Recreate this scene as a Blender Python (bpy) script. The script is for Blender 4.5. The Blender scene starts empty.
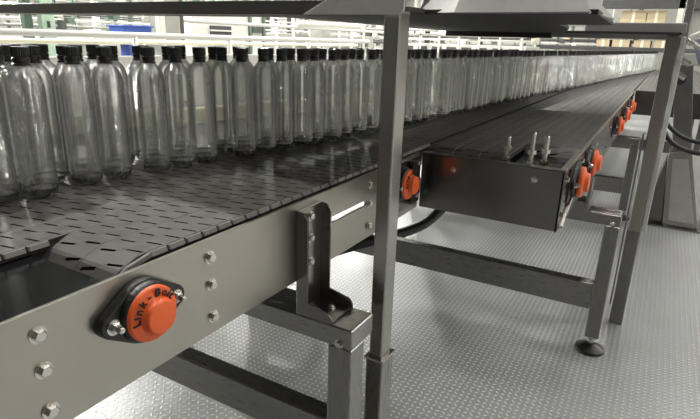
import bpy, bmesh, math, random
from mathutils import Vector, Matrix
random.seed(7)
sc = bpy.context.scene
COL = sc.collection
PI = math.pi
ZF = -1.11          # floor level; the camera stands at the origin, 0.275 m above the belt
ZB = -0.275         # belt surface

# ------------------------------------------------------------------ materials
def new_mat(name):
    m = bpy.data.materials.new(name); m.use_nodes = True
    nt = m.node_tree
    return m, nt, nt.nodes['Principled BSDF']

def link(nt, a, b): nt.links.new(a, b)

def plain(name, col, rough=.5, metal=0.0, bump=0.0, scale=40, var=0.0, spec=None):
    m, nt, b = new_mat(name)
    b.inputs['Base Color'].default_value = (*col, 1)
    b.inputs['Roughness'].default_value = rough
    b.inputs['Metallic'].default_value = metal
    if spec is not None: b.inputs['Specular IOR Level'].default_value = spec
    tc = nt.nodes.new('ShaderNodeTexCoord')
    nz = nt.nodes.new('ShaderNodeTexNoise'); nz.inputs['Scale'].default_value = scale
    nz.inputs['Detail'].default_value = 4
    link(nt, tc.outputs['Object'], nz.inputs['Vector'])
    if var:
        r = nt.nodes.new('ShaderNodeMix'); r.data_type = 'RGBA'
        r.inputs[6].default_value = (*[c*(1-var) for c in col], 1)
        r.inputs[7].default_value = (*[min(1, c*(1+var)) for c in col], 1)
        link(nt, nz.outputs['Fac'], r.inputs[0]); link(nt, r.outputs[2], b.inputs['Base Color'])
    if bump:
        bp = nt.nodes.new('ShaderNodeBump'); bp.inputs['Strength'].default_value = bump
        bp.inputs['Distance'].default_value = .002
        link(nt, nz.outputs['Fac'], bp.inputs['Height']); link(nt, bp.outputs['Normal'], b.inputs['Normal'])
    return m

def brushed(name, col, rough, stretch=(3, 90, 90), var=.12):
    """stainless steel with a brushed grain and faint smears"""
    m, nt, b = new_mat(name)
    b.inputs['Metallic'].default_value = 1
    tc = nt.nodes.new('ShaderNodeTexCoord')
    mp = nt.nodes.new('ShaderNodeMapping'); mp.inputs['Scale'].default_value = stretch
    nz = nt.nodes.new('ShaderNodeTexNoise'); nz.inputs['Scale'].default_value = 6; nz.inputs['Detail'].default_value = 5
    sm = nt.nodes.new('ShaderNodeTexNoise'); sm.inputs['Scale'].default_value = 5; sm.inputs['Detail'].default_value = 3
    link(nt, tc.outputs['Object'], mp.inputs['Vector']); link(nt, mp.outputs['Vector'], nz.inputs['Vector'])
    link(nt, tc.outputs['Object'], sm.inputs['Vector'])
    mx = nt.nodes.new('ShaderNodeMix'); mx.data_type = 'RGBA'
    mx.inputs[6].default_value = (*[c*(1-var) for c in col], 1)
    mx.inputs[7].default_value = (*[min(1, c*(1+var)) for c in col], 1)
    link(nt, sm.outputs['Fac'], mx.inputs[0]); link(nt, mx.outputs[2], b.inputs['Base Color'])
    mr = nt.nodes.new('ShaderNodeMapRange')
    mr.inputs['To Min'].default_value = rough*.9; mr.inputs['To Max'].default_value = rough*1.1
    link(nt, nz.outputs['Fac'], mr.inputs['Value']); link(nt, mr.outputs['Result'], b.inputs['Roughness'])
    bp = nt.nodes.new('ShaderNodeBump'); bp.inputs['Strength'].default_value = .025; bp.inputs['Distance'].default_value = .0005
    link(nt, nz.outputs['Fac'], bp.inputs['Height']); link(nt, bp.outputs['Normal'], b.inputs['Normal'])
    return m

def mth(nt, op, a, b=None, c=None):
    n = nt.nodes.new('ShaderNodeMath'); n.operation = op
    for i, v in enumerate((a, b, c)):
        if v is None: continue
        if isinstance(v, (int, float)): n.inputs[i].default_value = v
        else: link(nt, v, n.inputs[i])
    return n.outputs[0]

def mat_tread():
    """aluminium tread plate: raised lugs in alternating directions"""
    m, nt, b = new_mat('tread_plate')
    tc = nt.nodes.new('ShaderNodeTexCoord')
    sp = nt.nodes.new('ShaderNodeSeparateXYZ'); link(nt, tc.outputs['Object'], sp.inputs[0])
    p = .0195
    u = mth(nt, 'DIVIDE', sp.outputs[0], p); v = mth(nt, 'DIVIDE', sp.outputs[1], p)
    iu = mth(nt, 'FLOOR', u); iv = mth(nt, 'FLOOR', v)
    fu = mth(nt, 'SUBTRACT', mth(nt, 'SUBTRACT', u, iu), .5)
    fv = mth(nt, 'SUBTRACT', mth(nt, 'SUBTRACT', v, iv), .5)
    par = mth(nt, 'FLOORED_MODULO', mth(nt, 'ADD', iu, iv), 2)
    sg = mth(nt, 'SUBTRACT', mth(nt, 'MULTIPLY', par, 2), 1)
    gv = mth(nt, 'MULTIPLY', fv, sg)
    a = mth(nt, 'MULTIPLY', mth(nt, 'ADD', fu, gv), .7071)
    c = mth(nt, 'MULTIPLY', mth(nt, 'SUBTRACT', fu, gv), .7071)
    d = mth(nt, 'ADD', mth(nt, 'POWER', mth(nt, 'ABSOLUTE', mth(nt, 'DIVIDE', a, .44)), 2),
            mth(nt, 'POWER', mth(nt, 'ABSOLUTE', mth(nt, 'DIVIDE', c, .17)), 2))
    h = nt.nodes.new('ShaderNodeMapRange'); h.interpolation_type = 'SMOOTHSTEP'
    h.inputs['From Min'].default_value = 1.0; h.inputs['From Max'].default_value = .2
    link(nt, d, h.inputs['Value'])
    nz = nt.nodes.new('ShaderNodeTexNoise'); nz.inputs['Scale'].default_value = 2.2; nz.inputs['Detail'].default_value = 5
    link(nt, tc.outputs['Object'], nz.inputs['Vector'])
    nf = nt.nodes.new('ShaderNodeTexNoise'); nf.inputs['Scale'].default_value = 180; nf.inputs['Detail'].default_value = 2
    link(nt, tc.outputs['Object'], nf.inputs['Vector'])
    mx = nt.nodes.new('ShaderNodeMix'); mx.data_type = 'RGBA'
    mx.inputs[6].default_value = (.36, .37, .37, 1); mx.inputs[7].default_value = (.60, .61, .61, 1)
    link(nt, nz.outputs['Fac'], mx.inputs[0])
    m2 = nt.nodes.new('ShaderNodeMix'); m2.data_type = 'RGBA'
    m2.inputs[7].default_value = (.92, .92, .92, 1)  # lug tops paler, their lit glints put into the colour
    link(nt, mth(nt, 'MULTIPLY', h.outputs['Result'], .9), m2.inputs[0]); link(nt, mx.outputs[2], m2.inputs[6])
    link(nt, m2.outputs[2], b.inputs['Base Color'])
    b.inputs['Metallic'].default_value = .62
    rr = nt.nodes.new('ShaderNodeMapRange'); rr.inputs['To Min'].default_value = .34; rr.inputs['To Max'].default_value = .52
    link(nt, nz.outputs['Fac'], rr.inputs['Value']); link(nt, rr.outputs['Result'], b.inputs['Roughness'])
    # plate seams
    hh = mth(nt, 'ADD', h.outputs['Result'], mth(nt, 'MULTIPLY', nf.outputs['Fac'], .12))
    bp = nt.nodes.new('ShaderNodeBump'); bp.inputs['Strength'].default_value = 1; bp.inputs['Distance'].default_value = .0035
    link(nt, hh, bp.inputs['Height']); link(nt, bp.outputs['Normal'], b.inputs['Normal'])
    return m

def mat_chain():
    """table-top chain: grey-brown plastic links, dark hinge gaps in a brick pattern"""
    m, nt, b = new_mat('chain_plastic')
    tc = nt.nodes.new('ShaderNodeTexCoord')
    sp = nt.nodes.new('ShaderNodeSeparateXYZ'); link(nt, tc.outputs['Object'], sp.inputs[0])
    px, ly = .032, .0735
    v = mth(nt, 'DIVIDE', mth(nt, 'SUBTRACT', sp.outputs[1], .552), ly/2)   # half lanes
    iv = mth(nt, 'FLOOR', v); fv = mth(nt, 'SUBTRACT', v, iv)
    lane = mth(nt, 'FLOOR', mth(nt, 'DIVIDE', v, 2))
    half = mth(nt, 'FLOORED_MODULO', iv, 2)
    sh = mth(nt, 'ADD', mth(nt, 'MULTIPLY', half, .42), mth(nt, 'MULTIPLY', lane, .31))
    u = mth(nt, 'ADD', mth(nt, 'DIVIDE', sp.outputs[0], px), sh)
    # dash leans a little with y
    u = mth(nt, 'ADD', u, mth(nt, 'MULTIPLY', fv, .22))
    fu = mth(nt, 'SUBTRACT', u, mth(nt, 'FLOOR', u))
    du = mth(nt, 'ABSOLUTE', mth(nt, 'SUBTRACT', fu, .5))
    dv = mth(nt, 'ABSOLUTE', mth(nt, 'SUBTRACT', fv, .5))
    s1 = mth(nt, 'LESS_THAN', du, .06); s2 = mth(nt, 'LESS_THAN', dv, .33)
    slot = mth(nt, 'MULTIPLY', s1, s2)
    fine = mth(nt, 'MULTIPLY', mth(nt, 'LESS_THAN', du, .022), .4)
    slot = mth(nt, 'MAXIMUM', slot, fine)
    nz = nt.nodes.new('ShaderNodeTexNoise'); nz.inputs['Scale'].default_value = 34; nz.inputs['Detail'].default_value = 8; nz.inputs['Roughness'].default_value = .7
    link(nt, tc.outputs['Object'], nz.inputs['Vector'])
    mx = nt.nodes.new('ShaderNodeMix'); mx.data_type = 'RGBA'
    mx.inputs[6].default_value = (.042, .038, .035, 1); mx.inputs[7].default_value = (.105, .096, .087, 1)
    link(nt, nz.outputs['Fac'], mx.inputs[0])
    m2 = nt.nodes.new('ShaderNodeMix'); m2.data_type = 'RGBA'
    m2.inputs[7].default_value = (.004, .004, .004, 1)
    link(nt, slot, m2.inputs[0]); link(nt, mx.outputs[2], m2.inputs[6]); link(nt, m2.outputs[2], b.inputs['Base Color'])
    mr = nt.nodes.new('ShaderNodeMapRange'); mr.inputs['To Min'].default_value = .22; mr.inputs['To Max'].default_value = .66
    link(nt, nz.outputs['Fac'], mr.inputs['Value']); link(nt, mr.outputs['Result'], b.inputs['Roughness'])
    link(nt, mth(nt, 'MULTIPLY', mth(nt, 'SUBTRACT', 1, slot), .55), b.inputs['Specular IOR Level'])
    hh = mth(nt, 'SUBTRACT', mth(nt, 'MULTIPLY', nz.outputs['Fac'], .15), slot)
    bp = nt.nodes.new('ShaderNodeBump'); bp.inputs['Strength'].default_value = .7; bp.inputs['Distance'].default_value = .0025
    link(nt, hh, bp.inputs['Height']); link(nt, bp.outputs['Normal'], b.inputs['Normal'])
    return m

def mat_pet():
    """thin clear PET: see-through, glossy, denser where the wall is seen edge-on; vertical draw lines in the wall"""
    m = bpy.data.materials.new('clear_plastic'); m.use_nodes = True
    nt = m.node_tree; nt.nodes.clear()
    out = nt.nodes.new('ShaderNodeOutputMaterial')
    tc = nt.nodes.new('ShaderNodeTexCoord')
    sp = nt.nodes.new('ShaderNodeSeparateXYZ'); link(nt, tc.outputs['Object'], sp.inputs[0])
    ang = mth(nt, 'ARCTAN2', sp.outputs[1], sp.outputs[0])
    cb = nt.nodes.new('ShaderNodeCombineXYZ')
    link(nt, mth(nt, 'MULTIPLY', mth(nt, 'SINE', ang), 5.0), cb.inputs[0])
    link(nt, mth(nt, 'MULTIPLY', mth(nt, 'COSINE', ang), 5.0), cb.inputs[1])
    link(nt, mth(nt, 'MULTIPLY', sp.outputs[2], .5), cb.inputs[2])
    nz = nt.nodes.new('ShaderNodeTexNoise'); nz.inputs['Scale'].default_value = 4.5; nz.inputs['Detail'].default_value = 3
    link(nt, cb.outputs[0], nz.inputs['Vector'])
    bp = nt.nodes.new('ShaderNodeBump'); bp.inputs['Strength'].default_value = .8; bp.inputs['Distance'].default_value = .004
    link(nt, nz.outputs['Fac'], bp.inputs['Height'])
    tr = nt.nodes.new('ShaderNodeBsdfTransparent')
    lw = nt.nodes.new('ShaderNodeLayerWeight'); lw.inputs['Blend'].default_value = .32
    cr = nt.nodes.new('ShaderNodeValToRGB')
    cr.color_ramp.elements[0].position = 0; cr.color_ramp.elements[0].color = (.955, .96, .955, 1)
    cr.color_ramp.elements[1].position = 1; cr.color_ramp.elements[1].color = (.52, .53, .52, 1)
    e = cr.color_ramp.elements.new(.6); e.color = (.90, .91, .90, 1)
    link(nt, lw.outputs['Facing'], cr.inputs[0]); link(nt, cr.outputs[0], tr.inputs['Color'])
    b2 = nt.nodes.new('ShaderNodeBump'); b2.inputs['Strength'].default_value = .08; b2.inputs['Distance'].default_value = .002
    link(nt, nz.outputs['Fac'], b2.inputs['Height'])
    gl = nt.nodes.new('ShaderNodeBsdfGlossy'); gl.inputs['Roughness'].default_value = .03
    # microscopic ripple of the drawn wall: tilts the normal up and down, so lamps smear into vertical streaks
    ge = nt.nodes.new('ShaderNodeNewGeometry')
    sc_ = nt.nodes.new('ShaderNodeVectorMath'); sc_.operation = 'SCALE'; sc_.inputs[3].default_value = 9000
    link(nt, ge.outputs['Position'], sc_.inputs[0])
    wn = nt.nodes.new('ShaderNodeTexWhiteNoise'); wn.noise_dimensions = '3D'; link(nt, sc_.outputs[0], wn.inputs['Vector'])
    cz = nt.nodes.new('ShaderNodeCombineXYZ')
    link(nt, mth(nt, 'MULTIPLY', mth(nt, 'SUBTRACT', wn.outputs['Value'], .12), .70), cz.inputs[2])
    ad = nt.nodes.new('ShaderNodeVectorMath'); ad.operation = 'ADD'
    link(nt, b2.outputs['Normal'], ad.inputs[0]); link(nt, cz.outputs[0], ad.inputs[1])
    nm = nt.nodes.new('ShaderNodeVectorMath'); nm.operation = 'NORMALIZE'; link(nt, ad.outputs[0], nm.inputs[0])
    gl.inputs['Color'].default_value = (1, 1, 1, 1)
    link(nt, nm.outputs[0], gl.inputs['Normal'])
    fr = nt.nodes.new('ShaderNodeFresnel'); fr.inputs['IOR'].default_value = 1.58
    f2 = mth(nt, 'MINIMUM', mth(nt, 'MULTIPLY', fr.outputs[0], 2.4), .85)
    rf = nt.nodes.new('ShaderNodeBsdfRefraction'); rf.inputs['IOR'].default_value = 1.04; rf.inputs['Roughness'].default_value = 0
    link(nt, bp.outputs['Normal'], rf.inputs['Normal']); link(nt, cr.outputs[0], rf.inputs['Color'])
    mr = nt.nodes.new('ShaderNodeMixShader'); mr.inputs[0].default_value = .12
    link(nt, tr.outputs[0], mr.inputs[1]); link(nt, rf.outputs[0], mr.inputs[2])
    mx = nt.nodes.new('ShaderNodeMixShader')
    link(nt, f2, mx.inputs[0]); link(nt, mr.outputs[0], mx.inputs[1]); link(nt, gl.outputs[0], mx.inputs[2])
    link(nt, mx.outputs[0], out.inputs['Surface'])
    return m

def mat_pet_base():
    """thick clear moulded foot of a bottle"""
    m, nt, b = new_mat('clear_plastic_foot')
    b.inputs['Base Color'].default_value = (.93, .95, .95, 1); b.inputs['Roughness'].default_value = .04
    b.inputs['Transmission Weight'].default_value = 1; b.inputs['IOR'].default_value = 1.55
    tc = nt.nodes.new('ShaderNodeTexCoord')
    nz = nt.nodes.new('ShaderNodeTexVoronoi'); nz.inputs['Scale'].default_value = 150
    link(nt, tc.outputs['Object'], nz.inputs['Vector'])
    bp = nt.nodes.new('ShaderNodeBump'); bp.inputs['Strength'].default_value = .8; bp.inputs['Distance'].default_value = .003
    link(nt, nz.outputs['Distance'], bp.inputs['Height']); link(nt, bp.outputs['Normal'], b.inputs['Normal'])
    return m

M = {}
M['plate']  = brushed('brushed_stainless', (.40, .38, .335), .30)
M['steel']  = brushed('stainless_tube', (.28, .275, .26), .28, (60, 60, 4))
M['beam']   = brushed('stainless_beam', (.29, .285, .27), .28, (60, 4, 60))
M['post']   = brushed('stainless_post', (.37, .36, .335), .25, (60, 60, 3))
M['panel']  = brushed('stainless_panel', (.58, .57, .55), .28, (50, 3, 50), .2)
M['boxface']= brushed('stainless_dark', (.20, .195, .19), .25, (60, 60, 4), .2)  # darker stainless; the shade of front-facing faces is put into its colour
M['brightsheet'] = plain('bright_sheet', (.62, .61, .59), .38, .3, .03, 60, .1)
M['traydark'] = plain('tray_underside_dark', (.022, .021, .020), .5, 0, .1, 30, .2)  # shade under the tray is put into this near-black colour
M['bolt']   = plain('bolt_steel', (.62, .60, .56), .25, 1)
M['black']  = plain('black_cast', (.012, .012, .013), .38, 0, .3, 120)
M['rubber'] = plain('black_rubber', (.015, .015, .016), .5)
M['orange'] = plain('orange_plastic', (.80, .125, .025), .42, 0, .15, 300, .06)
M['ink']    = plain('black_lettering', (.006, .006, .006), .5)
M['cap']    = plain('black_cap', (.010, .010, .011), .35)
M['chain']  = mat_chain()
M['chainside'] = plain('chain_edge', (.16, .15, .14), .5, 0, .3, 200, .2)
M['deadplate'] = plain('black_slide_plate', (.008, .008, .009), .12, 0, .12, 60)
M['pet']    = mat_pet()
M['petbase'] = mat_pet_base()
M['satin'] = plain('satin_sheet', (.27, .265, .255), .38, .35, .04, 60, .12)
M['tread']  = mat_tread()
M['wall']   = plain('cream_panel', (.25, .247, .22), .6, 0, 0, 3, .05)
M['wallgrey'] = plain('grey_wall', (.06, .06, .055), .7, 0, 0, 3, .1)
M['wallmid'] = plain('warm_wall', (.60, .58, .53), .7, 0, 0, 3, .1)
M['ceil']   = plain('ceiling_panel', (.16, .16, .155), .8, 0, 0, 3, .06)
M['white']  = plain('white_paint', (.62, .61, .56), .4, 0, 0, 6, .04)
M['green']  = plain('pale_green_paint', (.40, .55, .42), .45, 0, 0, 12, .15)
M['dgreen'] = plain('dark_green_paint', (.09, .14, .10), .5, 0, 0, 12, .2)
M['blue']   = plain('blue_plastic', (.045, .10, .42), .4, 0, 0, 12, .1)
M['grey']   = plain('grey_paint', (.30, .30, .27), .5, 0, 0, 8, .12)
M['guardgrey'] = plain('light_grey_guard', (.74, .73, .69), .5, 0, 0, 5, .12)
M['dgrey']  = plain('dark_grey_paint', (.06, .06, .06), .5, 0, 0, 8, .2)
M['yellow'] = plain('yellow_plastic', (.80, .68, .05), .4)
M['beige']  = plain('beige_panel', (.55, .45, .29), .55, 0, 0, 4, .06)
M['violet'] = plain('grey_violet_panel', (.24, .24, .30), .5, 0, 0, 6, .1)
M['guide']  = plain('pale_guide_plastic', (.85, .81, .62), .4, 0, 0, 6, .08)

# ------------------------------------------------------------------ mesh helpers
def bmo(name, bm, mat, parent=None, loc=(0, 0, 0), bevel=0, seg=2, smooth=False):
    me = bpy.data.meshes.new(name); bm.normal_update(); bm.to_mesh(me); bm.free()
    if mat: me.materials.append(mat)
    o = bpy.data.objects.new(name, me); COL.objects.link(o); o.location = loc
    if parent: o.parent = parent
    if smooth: 
        for f in me.polygons: f.use_smooth = True
    if bevel:
        md = o.modifiers.new('bevel', 'BEVEL'); md.width = bevel; md.segments = seg; md.limit_method = 'ANGLE'
        md.angle_limit = math.radians(40); md.harden_normals = False
    return o

def add_box(bm, x0, x1, y0, y1, z0, z1):
    v = [bm.verts.new(p) for p in ((x0,y0,z0),(x1,y0,z0),(x1,y1,z0),(x0,y1,z0),(x0,y0,z1),(x1,y0,z1),(x1,y1,z1),(x0,y1,z1))]
    for q in ((3,2,1,0),(4,5,6,7),(0,1,5,4),(1,2,6,5),(2,3,7,6),(3,0,4,7)): bm.faces.new([v[i] for i in q])

def box(name, mat, parent, x0, x1, y0, y1, z0, z1, bevel=.002, seg=2):
    bm = bmesh.new(); add_box(bm, min(x0,x1), max(x0,x1), min(y0,y1), max(y0,y1), min(z0,z1), max(z0,z1))
    return bmo(name, bm, mat, parent, bevel=bevel, seg=seg)

def boxes(name, mat, parent, L, bevel=.002):
    bm = bmesh.new()
    for b in L: add_box(bm, *b)
    return bmo(name, bm, mat, parent, bevel=bevel)

def basis(d):
    d = Vector(d).normalized()
    t = Vector((0, 0, 1)) if abs(d.z) < .9 else Vector((1, 0, 0))
    a = d.cross(t).normalized(); b = d.cross(a)
    return a, b, d

def add_lathe(bm, prof, o=(0, 0, 0), axis=(0, 0, 1), n=24, cap0=True, cap1=True):
    a, b, d = basis(axis); o = Vector(o); rings = []
    for r, h in prof:
        rings.append([bm.verts.new(o + d*h + (a*math.cos(2*PI*i/n) + b*math.sin(2*PI*i/n))*r) for i in range(n)])
    for p, q in zip(rings, rings[1:]):
        for i in range(n): bm.faces.new((p[i], p[(i+1) % n], q[(i+1) % n], q[i]))
    if cap0: bm.faces.new(rings[0][::-1])
    if cap1: bm.faces.new(rings[-1])

def add_tube(bm, pts, r, n=10):
    pts = [Vector(p) for p in pts]; rings = []
    a = None
    for i, p in enumerate(pts):
        d = (pts[min(i+1, len(pts)-1)] - pts[max(i-1, 0)]).normalized()
        if a is None: a, b, _ = basis(d)
        else:
            a = (a - d*a.dot(d)).normalized()
        b = d.cross(a)
        rings.append([bm.verts.new(p + (a*math.cos(2*PI*k/n) + b*math.sin(2*PI*k/n))*r) for k in range(n)])
    for p, q in zip(rings, rings[1:]):
        for i in range(n): bm.faces.new((p[i], p[(i+1) % n], q[(i+1) % n], q[i]))
    bm.faces.new(rings[0][::-1]); bm.faces.new(rings[-1])

def add_prism(bm, poly, axis, t0, t1):
    """extrude a 2-D outline along an axis ('x': (y,z), 'y': (x,z), 'z': (x,y))"""
    def pt(p, t): return {'x': (t, p[0], p[1]), 'y': (p[0], t, p[1]), 'z': (p[0], p[1], t)}[axis]
    A = [bm.verts.new(pt(p, t0)) for p in poly]; B = [bm.verts.new(pt(p, t1)) for p in poly]
    n = len(poly)
    bm.faces.new(A[::-1]); bm.faces.new(B)
    for i in range(n): bm.faces.new((A[i], A[(i+1) % n], B[(i+1) % n], B[i]))
    bmesh.ops.recalc_face_normals(bm, faces=bm.faces)

def prism(name, mat, parent, poly, axis, t0, t1, bevel=.0015):
    bm = bmesh.new(); add_prism(bm, poly, axis, t0, t1)
    return bmo(name, bm, mat, parent, bevel=bevel)

def smooth_path(pts, n=8):
    P = [Vector(p) for p in pts]; P = [2*P[0]-P[1]] + P + [2*P[-1]-P[-2]]; out = []
    for i in range(1, len(P)-2):
        for k in range(n):
            t = k/n; a, b, c, d = P[i-1], P[i], P[i+1], P[i+2]
            out.append(.5*((2*b) + (c-a)*t + (2*a-5*b+4*c-d)*t*t + (3*b-a-3*c+d)*t**3))
    out.append(P[-2]); return out

def thing(name, label, cat, loc=(0, 0, 0), group=None):
    o = bpy.data.objects.new(name, None); COL.objects.link(o); o.location = loc
    o.empty_display_size = .05
    o['label'] = label; o['category'] = cat
    if group: o['group'] = group
    return o

def tag(o, label, cat, group=None, kind=None):
    o['label'] = label; o['category'] = cat
    if group: o['group'] = group
    if kind: o['kind'] = kind
    return o

def structure(o): o['kind'] = 'structure'; return o

# shared bolt meshes -------------------------------------------------
def bolt_mesh(axis):
    bm = bmesh.new()
    add_lathe(bm, [(.0115, 0), (.0115, .0018)], axis=axis, n=20)
    add_lathe(bm, [(.0085, .0018), (.0085, .0072), (.0070, .0085)], axis=axis, n=6)
    me = bpy.data.meshes.new('bolt'); bm.to_mesh(me); bm.free(); me.materials.append(M['bolt']); return me
BOLT = {'y': bolt_mesh((0, -1, 0)), 'x': bolt_mesh((-1, 0, 0)), 'z': bolt_mesh((0, 0, 1))}
def bolt(parent, p, ax='y', s=1.0):
    s *= .88
    o = bpy.data.objects.new('bolt', BOLT[ax]); COL.objects.link(o); o.parent = parent
    o.location = p; o.scale = (s, s, s); return o

# ------------------------------------------------------------------ the hall
bm = bmesh.new(); add_box(bm, -4, 15, -5.5, 7, ZF-.05, ZF)
structure(bmo('floor', bm, M['tread'])); 
bm = bmesh.new(); add_box(bm, -4, 15, 7, 7.1, ZF, 3.6); structure(bmo('wall_left', bm, M['wall']))
bm = bmesh.new(); add_box(bm, 15, 15.1, -5.5, 7, ZF, 3.6); structure(bmo('wall_back', bm, M['wall']))
bm = bmesh.new(); add_box(bm, -4, 15, -5.6, -5.5, ZF, 3.6); structure(bmo('wall_right', bm, M['wallmid']))
structure(boxes('streak_bars', M['dgrey'], None, [(x, x+w_, -5.5, -5.42, ZF, 3.6) for x, w_ in ((-3, .5), (-1.2, .3), (.4, .6), (1.9, .25), (3.1, .7), (4.8, .3), (6.2, .8), (8.3, .4), (10.2, .7), (12.5, .5))], 0))  # unseen dark bars added to give the bottles' reflections streaky contrast
bm = bmesh.new(); add_box(bm, -4.1, -4, -5.5, 7, ZF, 3.6); structure(bmo('wall_front', bm, M['wallgrey']))
bm = bmesh.new(); add_box(bm, -4, 15, -5.5, 7, 3.6, 3.7); structure(bmo('ceiling', bm, M['ceil']))

# ------------------------------------------------------------------ lettering on the bearing covers
def letter_bm(text, r, a0, step, size):
    """raised letters on an arc in the x-z plane, facing -y"""
    bm = bmesh.new()
    adv = {'L': .56, 'i': .30, 'n': .60, 'k': .56, ' ': .22, '-': .40, 'B': .66, 'e': .60, 'l': .30, 't': .38}
    run = a0
    for ch in text:
        stp = adv[ch]*step; a = run - stp/2; run -= stp
        if ch == ' ': continue
        cu = bpy.data.curves.new('t', 'FONT'); cu.body = ch; cu.size = size; cu.align_x = 'CENTER'; cu.extrude = .0008; cu.offset = .0004
        ob = bpy.data.objects.new('t', cu); COL.objects.link(ob)
        dg = bpy.context.evaluated_depsgraph_get()
        me = bpy.data.meshes.new_from_object(ob.evaluated_get(dg))
        # text plane x,y -> world x,z with the face towards -y
        mt = (Matrix.Rotation(PI/2, 4, 'X'))
        rot = Matrix.Rotation(-(a - PI/2), 4, 'Y')
        pos = Matrix.Translation((r*math.cos(a), 0, r*math.sin(a)))
        me.transform(pos @ rot @ mt)
        bm.from_mesh(me)
        bpy.data.objects.remove(ob); bpy.data.curves.remove(cu); bpy.data.meshes.remove(me)
    return bm

def me_from(bm, mat, smooth=False):
    me = bpy.data.meshes.new('m'); bmesh.ops.recalc_face_normals(bm, faces=bm.faces); bm.to_mesh(me); bm.free(); me.materials.append(mat)
    if smooth:
        for f in me.polygons: f.use_smooth = True
    return me

# flange (two-bolt rhombus) outline
def flange_poly():
    pts = []
    cs = [(.0485, .016), (0, .043), (-.0485, .016)]
    for k in range(3):                                  # right ear, top, left ear ...
        pass
    def arc(cx, r, a0, a1, n): return [(cx + r*math.cos(a0+(a1-a0)*i/n), r*math.sin(a0+(a1-a0)*i/n)) for i in range(n+1)]
    al = math.acos((.043-.016)/.0485)
    P = arc(.0485, .016, -al, al, 8) + arc(0, .043, al, PI-al, 12) + arc(-.0485, .016, PI-al, PI+al, 8) + arc(0, .043, PI+al, 2*PI-al, 12)
    return P
bm = bmesh.new(); add_prism(bm, flange_poly(), 'y', -.014, 0)
add_lathe(bm, [(.041, .012), (.0395, .022), (.036, .024)], axis=(0, -1, 0), n=32)
ME_HOUS = me_from(bm, M['black'])
bm = bmesh.new()
add_lathe(bm, [(.0360, .016), (.0372, .018), (.0372, .026), (.0355, .029), (.0340, .0292), (.0262, .0330), (.0248, .0330), (.0238, .0345), (.0225, .0430), (.0205, .0450), (.010, .0456), (.001, .0458)], axis=(0, -1, 0), n=48)
ME_COVER = me_from(bm, M['orange'], True)
bm = letter_bm('Link - Belt', .0256, math.radians(188), math.radians(33), .0145)
ME_TEXT = me_from(bm, M['ink'])

def bearing(parent, x, y, z=-.337, s=1.0):
    h = bpy.data.objects.new('bearing_housing', ME_HOUS); COL.objects.link(h); h.parent = parent; h.location = (x, y, z); h.scale = (s,)*3
    h['label'] = 'black two-bolt flange bearing housing under an orange cover'
    md = h.modifiers.new('bevel', 'BEVEL'); md.width = .002; md.segments = 2; md.limit_method = 'ANGLE'
    c = bpy.data.objects.new('bearing_cover', ME_COVER); COL.objects.link(c); c.parent = h
    c['label'] = 'round orange plastic bearing cover with black lettering'
    md = c.modifiers.new('bevel', 'BEVEL'); md.width = .0006; md.segments = 2; md.limit_method = 'ANGLE'
    t = bpy.data.objects.new('lettering', ME_TEXT); COL.objects.link(t); t.parent = h; t.location = (0, -.0338, 0)
    for sx in (-1, 1): 
        bolt(h, (sx*.0485, -.014, 0), 'y', 1.0)
    # stud end above each nut
    for sx in (-1, 1):
        bm = bmesh.new(); add_lathe(bm, [(.0042, .006), (.0042, .016), (.003, .017)], (sx*.0485, -.014, 0), (0, -1, 0), 12)
        bmo('stud', bm, M['bolt'], h)
    return h

# ------------------------------------------------------------------ chain lanes
def lane(name, parent, y0, y1, x0, x1, nose=True):
    """one strip of table-top chain; its near end rolls over the nose"""
    bm = bmesh.new(); t = .014; prof = []
    NA = [math.radians(a) for a in (58, 34, 30, 10, 6)]; R = .085
    if nose:                                            # flat links hinged over the end roller
        for a in NA: prof.append((x0 + .062 - R*math.sin(a), ZB - R*(1-math.cos(a))))
        prof.append((x0 + .066, ZB))
    else: prof.append((x0, ZB))
    prof.append((x1, ZB))
    ys = [y0+.0001, y0+.0016, y1-.0016, y1-.0001]
    rows = []
    for (x, z) in prof:
        rows.append([bm.verts.new((x, y, z - (.0010 if k in (0, 3) else 0))) for k, y in enumerate(ys)])
    low = []
    for i, (x, z) in enumerate(prof):
        # inner side of the strip
        if nose and i < 5: xx = x + t*math.sin(NA[i]); zz = z - t*math.cos(NA[i])
        else: xx, zz = x, z - t
        low.append([bm.verts.new((xx, ys[0], zz)), bm.verts.new((xx, ys[3], zz))])
    for i in range(len(prof)-1):
        for k in range(3): 
            bm.faces.new((rows[i][k], rows[i+1][k], rows[i+1][k+1], rows[i][k+1])).material_index = 0
        f = bm.faces.new((low[i][0], low[i+1][0], rows[i+1][0], rows[i][0])); f.material_index = 1
        f = bm.faces.new((rows[i][3], rows[i+1][3], low[i+1][1], low[i][1])); f.material_index = 1
        f = bm.faces.new((low[i][1], low[i+1][1], low[i+1][0], low[i][0])); f.material_index = 1
    f = bm.faces.new((rows[0][0], rows[0][1], rows[0][2], rows[0][3], low[0][1], low[0][0])); f.material_index = 1
    f = bm.faces.new((rows[-1][3], rows[-1][2], rows[-1][1], rows[-1][0], low[-1][0], low[-1][1])); f.material_index = 1
    bmesh.ops.recalc_face_normals(bm, faces=bm.faces)
    o = bmo(name, bm, M['chain'], parent); o.data.materials.append(M['rubber'])  # black sides put the shade of the gap below the links into colour
    return o

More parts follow.
